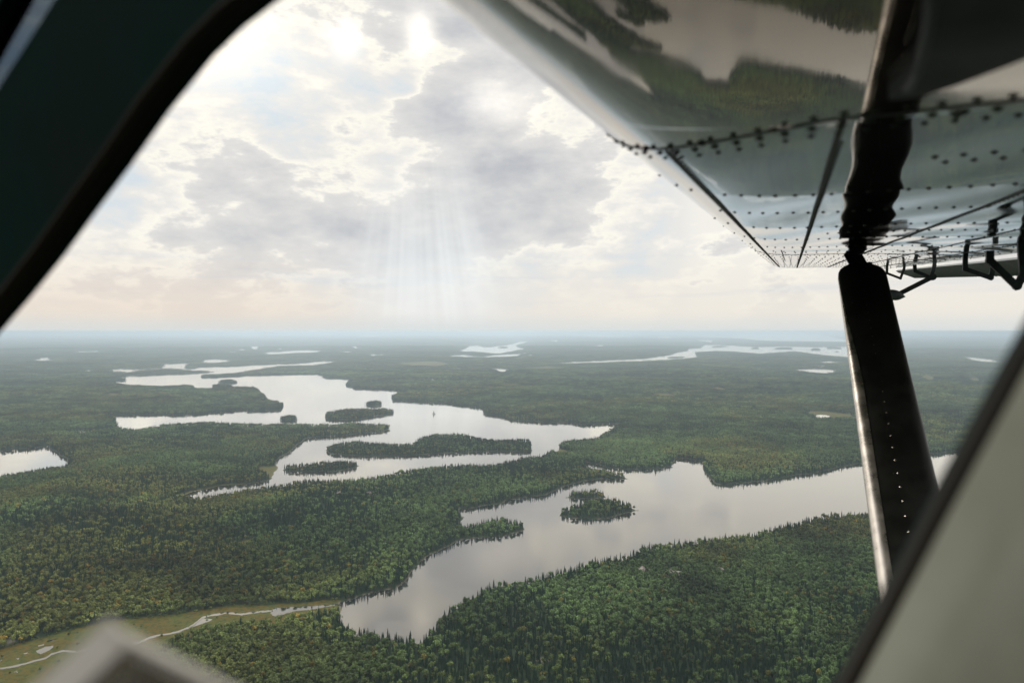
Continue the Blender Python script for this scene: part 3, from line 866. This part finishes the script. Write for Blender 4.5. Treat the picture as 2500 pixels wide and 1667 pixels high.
# lower wing skin profile (u aft, v up), nose round to the top and back to the trailing edge
PROF = [(1.14, .119), (1.00, .129), (.85, .139), (.70, .149), (.55, .158), (.41, .165), (.28, .169), (.16, .1705), (.05, .172), (-.05, .1765), (-.12, .183), (-.17, .1915), (-.215, .205),
        (-.25, .2225), (-.275, .243), (-.295, .268), (-.307, .30), (-.305, .335), (-.285, .365), (-.24, .39), (-.12, .425), (.1, .44), (.4, .40), (.8, .25), (1.10, .137), (1.14, .125)]
T0, T1 = .40, 10.0
ROWS = [.85, 1.53, 2.46, 3.16, 3.9, 4.45, 5.0, 5.5, 6.0, 6.5, 7.0, 7.5, 8.0, 8.5, 9.0, 9.5]
def resample(P_, n):
    P_ = np.array(P_); d = np.r_[0, np.cumsum(np.hypot(*np.diff(P_, axis=0).T))]
    # smooth through the control points (Catmull-Rom)
    out_ = []
    for s_ in np.linspace(0, d[-1], n):
        i = min(np.searchsorted(d, s_, 'right') - 1, len(P_) - 2)
        t = (s_ - d[i]) / (d[i + 1] - d[i])
        p0, p1, p2, p3 = P_[max(i - 1, 0)], P_[i], P_[i + 1], P_[min(i + 2, len(P_) - 1)]
        out_.append(.5 * ((2 * p1) + (-p0 + p2) * t + (2 * p0 - 5 * p1 + 4 * p2 - p3) * t * t + (-p0 + 3 * p1 - 3 * p2 + p3) * t ** 3))
    return np.array(out_)
low = resample(PROF[:17], 150); up_ = resample(PROF[16:], 40)
def skin_dv(u, t):
    """shallow waviness of the riveted skin: pillows between the ribs"""
    if t < ROWS[0]: 
        return .0
    for i in range(len(ROWS) - 1):
        if ROWS[i] <= t <= ROWS[i + 1]: break
    a = (t - ROWS[i]) / (ROWS[i + 1] - ROWS[i])
    amp = .0021 if t < 5 else .0013
    k = (i * 1.7)
    env = min(1, (u + .22) / .1) if u > -.22 else 0
    return env * (amp * math.sin(math.pi * min(a, 1)) * (.6 + .6 * math.sin(u * 7 + k)) - .0005 * math.sin(u * 23 + t * 9) * (t < 4))
tt_ = []
t = T0
while t < T1:
    tt_.append(t); t += .012 + t * .012
for r_ in ROWS: tt_ += [r_ - .004, r_, r_ + .004]
tt_ = sorted(tt_ + [T1])
V = []; F = []; FM = []
def tj(u): return .83 + .29 * max(0, min(1, (.05 - u) / .33)) ** 1.3 - .03 * max(0, u)
nl = len(low)
for t in tt_:
    tip = max(0, (t - 9.3) / .7)
    for (u, v) in low:
        V.append(pl(u, v + skin_dv(u, t) + .0 * tip, t))
for i in range(len(tt_) - 1):
    for k in range(nl - 1):
        a = i * nl + k; F.append([a, a + 1, a + nl + 1, a + nl]); FM.append(1 if tt_[i] < tj(low[k][0]) else 0)
n0 = len(V)
for t in (T0, T1):
    for (u, v) in up_: V.append(pl(u, v, t))
nu = len(up_)
for k in range(nu - 1): F.append([n0 + k, n0 + k + 1, n0 + nu + k + 1, n0 + nu + k])
F.append([n0 + k for k in range(nu)] + [k for k in range(nl)])
last = (len(tt_) - 1) * nl
F.append(([n0 + nu + k for k in range(nu)] + [last + k for k in range(nl)])[::-1])
FM += [0] * (len(F) - len(FM))
wing = part('wing', V, F, None, None, True, mats=[m_skin, m_root], fmats=FM)
# height of the skin at u
lu = low[::-1, 0]; lv = low[::-1, 1]
imin = int(np.argmin(low[:, 0]))
def vskin(u): return float(np.interp(u, low[:imin + 1, 0][::-1], low[:imin + 1, 1][::-1]))
# seams
def seam(uv_t, w, th=.0015):
    ch = []
    for (u0, t0), (u1, t1) in zip(uv_t[:-1], uv_t[1:]):
        a = pl(u0, vskin(u0) + skin_dv(u0, t0) - th * .3, t0); b_ = pl(u1, vskin(u1) + skin_dv(u1, t1) - th * .3, t1)
        ch.append(bar(a, b_, w, th, Wv))
    return joined(ch)
def trange(a, b_, n): return [a + (b_ - a) * i / n for i in range(n + 1)]
seams = []
for u, w_, ta, tb in ((-.168, .009, 1.02, 9.9), (.05, .008, .84, 10), (.42, .010, .84, 10), (.70, .005, 2.0, 10), (.93, .004, 3.0, 10), (-.06, .006, 4.3, 6.6)):
    seams.append(seam([(u, t) for t in trange(ta, tb, 60)], w_))
def tj(u): return .83 + .29 * max(0, min(1, (.05 - u) / .33)) ** 1.3 - .03 * max(0, u)
seams.append(seam([(u, tj(u)) for u in trange(-.285, 1.13, 60)], .007))
seams.append(seam([(u, 5.0) for u in trange(-.27, 1.13, 40)], .012))
part('panel_seam', *joined(seams), m_seam, wing)
# rivets
def rivet(p, r, n_):
    a = Cv; b_ = Sv
    v = [p + (a * math.cos(k * math.pi / 3) + b_ * math.sin(k * math.pi / 3)) * r for k in range(6)] + [p - n_ * r * .55]
    return v, [[k, (k + 1) % 6, 6] for k in range(6)]
rv = []
def add_row(t, u0, u1, du, r):
    u = u0 + (du / 2 if int(t * 4) % 2 else 0) + .013 * math.sin(t * 37)
    while u < u1:
        uu = u + random.uniform(-.002, .002)
        rv.append(rivet(pl(uu, vskin(uu) + skin_dv(uu, t), t), r, Wv)); u += du
for t in ROWS[1:]:
    near = t < 2
    add_row(t, -.27, 1.12, .034 if near else (.042 if t < 4 else .06), .0060 if near else .0068)
for off, r0_ in ((.030, .0070), (-.024, .0060), (.075, .0055)):
    for k in range(48):
        u = -.27 + k * .029; rv.append(rivet(pl(u, vskin(u) + skin_dv(u, tj(u) + off), tj(u) + off), r0_, Wv))
for t, ua, ub in ((1.16, .2, 1.12), (1.22, .2, 1.12), (1.95, -.2, 1.1), (2.80, .1, 1.1)):
    add_row(t, ua, ub, .036, .0062)
for t in (5.25, 5.75, 6.25, 6.75, 7.25, 7.75, 8.25, 8.75, 9.25, 9.75, 4.7, 5.06):
    add_row(t, -.27, 1.12, .06, .0060)
for u in (-.160, .056, .428, .70, .93):
    t = .98
    while t < 9.9:
        rv.append(rivet(pl(u, vskin(u) + skin_dv(u, t), t), .0045 + t * .0004, Wv)); t += .028 + t * .004
# bigger screws of the near panel joint
for k in range(14):
    u = -.2 + k * .09; t = tj(u) + .05 * math.sin(k * 2.1) * (u > .1) - .008; rv.append(rivet(pl(u, vskin(u), t), .0085, Wv))
part('rivets', *joined(rv), m_rivet, wing)
# added dark panel and edge tube, standing in for the fuselage's reflection
def on_v(px, py, v):
    r = rd(px, py); return EYE + r * (v / r.dot(Wv))
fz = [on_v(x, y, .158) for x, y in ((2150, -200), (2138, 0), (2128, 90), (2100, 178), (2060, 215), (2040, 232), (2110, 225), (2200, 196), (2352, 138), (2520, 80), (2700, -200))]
refl_panel = part('fuselage_reflection_panel', *prism(fz, Wv * .014), m_refl, wing)
part('reflection_edge', *tube([on_v(x, y, .152) for x, y in ((2150, -120), (2140, 0), (2133, 60), (2122, 120), (2108, 165), (2085, 205))], .0035, 10), m_line, refl_panel, True)

# flap hanging behind the trailing edge
FS = [(1.175, .088), (1.20, .102), (1.235, .096), (1.38, .008), (1.385, -.006), (1.30, .03), (1.20, .068)]
V = []; F = []
fts = trange(3.0, 9.6, 132)
for i, t in enumerate(fts):
    z = .003 * (1 if i % 2 else -1)
    for k, (u, v) in enumerate(FS): V.append(pl(u + (z if k in (3, 4) else 0), v + (z * .6 if k in (3, 4, 5) else 0), t))
n = len(FS)
for i in range(len(fts) - 1):
    for k in range(n): F.append([i * n + k, i * n + (k + 1) % n, (i + 1) * n + (k + 1) % n, (i + 1) * n + k])
F.append(list(range(n))); F.append([(len(fts) - 1) * n + k for k in range(n)][::-1])
part('flap', V, F, m_flap, wing)
# hinge brackets
def bracket(t, pts, w_, th=.022, close=False, circ=None):
    P_ = [on_t(x, y, t) for x, y in pts]
    ch = [bar(P_[i], P_[i + 1] + (P_[i + 1] - P_[i]).normalized() * w_ * .4, w_, th, Sv) for i in range(len(P_) - 1)]
    for p in P_[1:]:
        ch.append(tube([p - Sv * th * .62, p + Sv * th * .62], w_ * .56, 14))
    return part('hinge_bracket', *joined(ch), m_bracket, wing)
def z7(x, y): return ((1900 + x / 3.485) * .9408, (550 + y / 3.485) * .9408)
bracket(8.6, [z7(925, 345), z7(925, 408), z7(1040, 452), z7(1068, 378), z7(1074, 350)], .024)
bracket(7.0, [z7(1160, 335), z7(1164, 390), z7(1300, 445), z7(1328, 345), z7(1330, 305)], .028)
bracket(5.0, [z7(1592, 250), z7(1590, 372), z7(1808, 448), z7(1822, 372)], .026)
bracket(3.5, [z7(1800, 215), z7(1800, 300), z7(2030, 520), z7(2085, 420), z7(2062, 60)], .028)
a = on_t(*z7(1312, 440), 7.0); b_ = on_t(*z7(1035, 580), 7.0)
arm = part('balance_arm', *joined([bar(a, b_, .04, .02, Sv), tube([a - Sv * .02, a + Sv * .02], .03)]), m_bracket, wing)
a = on_t(*z7(895, 580), 6.98); b_ = on_t(*z7(1082, 608), 6.98)
part('balance_weight', *tube([a.lerp(b_, k / 10) for k in range(11)], [.002, .026, .04, .045, .047, .047, .045, .04, .03, .016, .002], 16), m_flap, arm, True)

# strut
top = rd(1976, 612) * 4.66 + EYE
mid = rd(2067, 1100) * 3.13 + EYE
sdv = (mid - top).normalized()
bot = top + sdv * ((top - EYE).dot(Vector((Sv.x, Sv.y, 0)).normalized()) - .52) / -(sdv.dot(Vector((Sv.x, Sv.y, 0)).normalized()))
cd = (Cv - sdv * Cv.dot(sdv)).normalized()
nd = cd.cross(sdv).normalized()
if nd.dot(EYE - mid) < 0: nd = -nd
def strut_ring(c, k, cw=.146, th=.036):
    out_ = []
    N_ = 32
    for i in range(N_):
        a = 2 * math.pi * i / N_
        x = math.cos(a); y = math.sin(a)
        xx = math.copysign(abs(x) ** .55, x); yy = math.copysign(abs(y) ** .8, y)
        out_.append(c + cd * xx * cw * k + nd * yy * th * (1 if xx < .3 else .8))
    return out_
V = []; F = []
secs = [(0, .50), (.012, .62), (.03, .78), (.055, .90), (.09, .97), (.14, 1.0)]
Ls = (bot - top).length
for s_, k in secs: V += strut_ring(top + sdv * s_, k)
for i in range(1, 25): V += strut_ring(top + sdv * (.14 + (Ls - .14) * i / 24), 1.0)
ns = len(secs) + 24
for i in range(ns - 1):
    for k in range(32): F.append([i * 32 + k, i * 32 + (k + 1) % 32, (i + 1) * 32 + (k + 1) % 32, (i + 1) * 32 + k])
F.append(list(range(32))[::-1]); F.append([(ns - 1) * 32 + k for k in range(32)])
strut = part('wing_strut', V, F, m_strut, None, True)
# bright bare leading edge of the strut
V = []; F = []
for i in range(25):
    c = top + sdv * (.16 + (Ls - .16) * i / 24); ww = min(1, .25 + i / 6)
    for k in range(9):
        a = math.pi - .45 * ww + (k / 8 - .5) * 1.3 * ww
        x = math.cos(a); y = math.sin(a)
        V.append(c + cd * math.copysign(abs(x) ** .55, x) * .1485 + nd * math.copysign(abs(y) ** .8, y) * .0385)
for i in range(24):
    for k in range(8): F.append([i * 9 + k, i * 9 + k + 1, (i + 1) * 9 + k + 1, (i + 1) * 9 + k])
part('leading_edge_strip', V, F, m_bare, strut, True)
ch = []
for i in range(34):
    s_ = .30 + i * .085
    if s_ > Ls: break
    p = top + sdv * s_ + cd * (-.012) + nd * .0352
    v, f = rivet(p, .0046, -nd); ch.append((v, f))
p = top + sdv * .52 - cd * .09 + nd * .034; ch.append(rivet(p, .005, -nd))
part('strut_rivets', *joined(ch), m_bare, strut)
# fork joining strut and wing
pw = pl(.37, vskin(.37), 5.28)
part('strut_fork', *joined([bar(top + sdv * .03, pw + Wv * .03, .10, .045, Sv), tube([top - Cv * .07, top + Cv * .07], .028)]), m_strut, strut)

# cabin: side wall with the window opening, roof, floor, bulkheads, far wall with windows
Nh = Vector((Sv.x, Sv.y, 0)).normalized()
def on_wall(px, py, d=.355):
    r = rd(px, py); k = d / r.dot(Nh)
    return EYE + r * k
def wall_uv(p): q_ = p - EYE; return (q_.dot(Cv), q_.z)
open_px = [(760, -75), (700, -45), (640, 2), (560, 64), (490, 132), (390, 255), (300, 382), (225, 482), (150, 585), (75, 678), (0, 765), (-60, 850), (-150, 1000), (-260, 1300), (-300, 1800), (-100, 2500),
           (600, 2900), (1200, 2700), (1600, 2150), (1892, 1600), (1925, 1540), (2030, 1345), (2130, 1150), (2240, 945), (2352, 738), (2470, 520), (2580, 250), (2640, -60), (2600, -400), (2300, -620), (1500, -520), (1000, -240)]
op = [wall_uv(on_wall(*p)) for p in open_px]
def wpt(u, z, d): return EYE + Cv * u + Vector((0, 0, z)) + Nh * d
U0, U1, ZB, ZT = -1.35, 1.5, -1.15, .62
cu = sum(p[0] for p in op) / len(op); cz = sum(p[1] for p in op) / len(op)
FE = [wall_uv(on_wall(165, 0, .35)), wall_uv(on_wall(0, 255, .35))]
FL = [wall_uv(on_wall(62, 0, .35)), wall_uv(on_wall(0, 112, .35))]
# outer rectangle sampled radially so the wall is a ring of quads round the opening
def rect_hit(u, z):
    du, dz_ = u - cu, z - cz
    k = min([((U1 if du > 0 else U0) - cu) / du if abs(du) > 1e-6 else 1e9, ((ZT if dz_ > 0 else ZB) - cz) / dz_ if abs(dz_) > 1e-6 else 1e9])
    # the pillar stops at the slanted front edge, where the windshield begins
    ex, ez = FE[1][0] - FE[0][0], FE[1][1] - FE[0][1]
    den = du * ez - dz_ * ex
    if abs(den) > 1e-6:
        t_ = ((FE[0][0] - cu) * ez - (FE[0][1] - cz) * ex) / den
        if 0 < t_ < k: k = t_
    return cu + du * k, cz + dz_ * k
n = len(op)
V = []; F = []
for d in (.340, .355):
    V += [wpt(u, z, d) for u, z in op]
    V += [wpt(*rect_hit(u, z), d) for u, z in op]
for i in range(n):
    j = (i + 1) % n
    F.append([i, j, n + j, n + i]); F.append([2 * n + i, 3 * n + i, 3 * n + j, 2 * n + j]); F.append([i, 2 * n + i, 2 * n + j, j])
cabin = part('cabin_wall', V, F, m_cabin)
# shell; unseen roof opening added and far windows enlarged to light the sill
def box_uvz(u0, u1, z0, z1, d0, d1):
    v = [wpt(u, z, d) for d in (d0, d1) for z in (z0, z1) for u in (u0, u1)]
    return v, [[0, 1, 3, 2], [4, 6, 7, 5], [0, 4, 5, 1], [2, 3, 7, 6], [0, 2, 6, 4], [1, 5, 7, 3]]
DW = -1.0
part('cabin_shell', *joined([box_uvz(U0, -1.28, ZT, ZT + .04, DW, .355), box_uvz(.15, U1, ZT, ZT + .04, DW, .355), box_uvz(-1.28, .15, ZT, ZT + .04, DW, -.85), box_uvz(-1.28, .15, ZT, ZT + .04, .27, .355), box_uvz(U0, U1, ZB - .04, ZB, DW, .355),
    box_uvz(U1, U1 + .04, ZB, ZT, DW, .355), box_uvz(U0 - .04, U0, ZB, -.45, DW, .355), box_uvz(U0 - .04, U0, .30, ZT, DW, .355),
    box_uvz(U0 - .04, U0, -.45, .30, .30, .355), box_uvz(U0 - .04, U0, -.45, .30, DW, DW + .06),
    box_uvz(U0, U1, ZB, -.35, DW - .04, DW), box_uvz(U0, U1, .48, ZT, DW - .04, DW),
    box_uvz(U0, -.9, -.35, .48, DW - .04, DW), box_uvz(.1, .25, -.35, .48, DW - .04, DW), box_uvz(.7, U1, -.35, .48, DW - .04, DW)]), m_cabin)
# raised window frame along the opening: gasket ring
V = []; F = []
k_in = []
for i in range(n):
    p = Vector((op[i][0], op[i][1])); a_ = Vector((op[i - 1][0], op[i - 1][1])); c_ = Vector((op[(i + 1) % n][0], op[(i + 1) % n][1]))
    tn = (c_ - a_).normalized(); k_in.append(Vector((tn.y, -tn.x)))
sgn = 1 if (Vector((cu, cz)) - Vector(op[0])).dot(k_in[0]) < 0 else -1
for i in range(n):
    p = Vector(op[i]); o_ = k_in[i] * sgn
    for s_, d in ((-.0, .348), (-.0003, .336), (.003, .333), (.0065, .334), (.008, .340)):
        q_ = p + o_ * s_; V.append(wpt(q_.x, q_.y, d))
for i in range(n):
    j = (i + 1) % n
    for k in range(4): F.append([i * 5 + k, j * 5 + k, j * 5 + k + 1, i * 5 + k + 1])
part('window_gasket', V, F, m_gasket)
# pale door ledge inside and aft of the window, running down to the right
A_ = [on_wall(x + 64, y, .336) for x, y in ((2700, 110), (2480, 500), (2352, 738), (2130, 1150), (1925, 1540), (1785, 1800), (1600, 2150))]
V = []; F = []
for p in A_:
    u, z = wall_uv(p)
    for (du, dz_, d) in ((-.001, .0005, .334), (.006, -.001, .324), (.022, -.012, .314), (.040, -.032, .309), (.055, -.065, .311), (.062, -.14, .326)):
        V.append(wpt(u + du, z + dz_, d))
for i in range(len(A_) - 1):
    for k in range(5): F.append([i * 6 + k, i * 6 + k + 1, (i + 1) * 6 + k + 1, (i + 1) * 6 + k])
part('window_sill', V, F, m_pale, None, True)
# windshield strip between pillar and windshield post, tint added to dim the sky behind
def ext(L, k):
    (a0, b0), (a1, b1) = L; return (a0 + (a1 - a0) * k, b0 + (b1 - b0) * k)
w4 = [wpt(*ext(FE, -3), .345), wpt(*ext(FE, 4), .345), wpt(*ext(FL, 9), .345), wpt(*ext(FL, -7), .345)]
m_tint, T, b = new_mat('tinted_glass')
T.n.remove(b)
tr = T.node('ShaderNodeBsdfTransparent'); tr.inputs[0].default_value = (.30, .345, .39, 1)
gl = T.node('ShaderNodeBsdfGlossy'); gl.inputs['Roughness'].default_value = .05
m1 = T.node('ShaderNodeMixShader'); m1.inputs[0].default_value = .04
T.l.new(tr.outputs[0], m1.inputs[1]); T.l.new(gl.outputs[0], m1.inputs[2]); T.l.new(m1.outputs[0], T.n.get('Material Output').inputs[0])
part('windshield_pane', *prism(w4, Nh * .004), m_tint)
p4 = [wpt(*ext(FL, -7), .335), wpt(*ext(FL, 9), .335), wpt(ext(FL, 9)[0] - .5, ext(FL, 9)[1], .335), wpt(ext(FL, -7)[0] - .5, ext(FL, -7)[1], .335)]
part('windshield_post', *prism(p4, Nh * .02), m_cabin)
# bent acrylic vent pane at the lower left with pale worn edges
d_ = .20
def at_d(x, y, d): r = rd(x, y); return EYE + r * d
apex = at_d(264, 1462, d_); la = at_d(-40, 1745, d_ * .93); ra = at_d(720, 1690, d_ * 1.0)
m_acr, T, b = new_mat('acrylic_pane')
T.n.remove(b)
tr = T.node('ShaderNodeBsdfTransparent'); tr.inputs[0].default_value = (.62, .58, .5, 1)
df = T.node('ShaderNodeBsdfDiffuse'); df.inputs[0].default_value = (.16, .14, .11, 1)
gl = T.node('ShaderNodeBsdfGlossy'); gl.inputs['Roughness'].default_value = .15
m1 = T.node('ShaderNodeMixShader'); m1.inputs[0].default_value = .45
T.l.new(tr.outputs[0], m1.inputs[1]); T.l.new(df.outputs[0], m1.inputs[2])
m2 = T.node('ShaderNodeMixShader'); m2.inputs[0].default_value = .05
T.l.new(m1.outputs[0], m2.inputs[1]); T.l.new(gl.outputs[0], m2.inputs[2])
T.l.new(m2.outputs[0], T.n.get('Material Output').inputs[0])
low_pt = at_d(180, 1900, d_ * .95)
vent = part('vent_pane', *prism([apex, la, low_pt, ra], Nh * .003), m_acr)
part('pane_edge', *bar(apex + (apex - la).normalized() * .002, la, .0105, .003, Nh), m_edge, vent)
part('pane_edge', *bar(apex + (apex - ra).normalized() * .001, ra, .0038, .003, Nh), m_edge, vent)


# ------------------------------------------------------------------ haze
hv = []
X0, Z0, Z1 = 96000, -6, 304.5
for z in (Z0, Z1):
    for x, y in ((-X0, -X0), (X0, -X0), (X0, X0), (-X0, X0)): hv.append((x, y, z))
mh, T, b = new_mat('haze'); T.n.remove(b)
vol = T.node('ShaderNodeVolumePrincipled')
vol.inputs['Color'].default_value = (0.73, 0.87, 1.0, 1)
vol.inputs['Density'].default_value = 1 / 13000
vol.inputs['Anisotropy'].default_value = 0.6
T.l.new(vol.outputs[0], T.n.get('Material Output').inputs['Volume'])
haze = mesh_np('haze', hv, [[3, 2, 1, 0], [4, 5, 6, 7], [0, 1, 5, 4], [1, 2, 6, 5], [2, 3, 7, 6], [3, 0, 4, 7]], mh)
haze['kind'] = 'stuff'
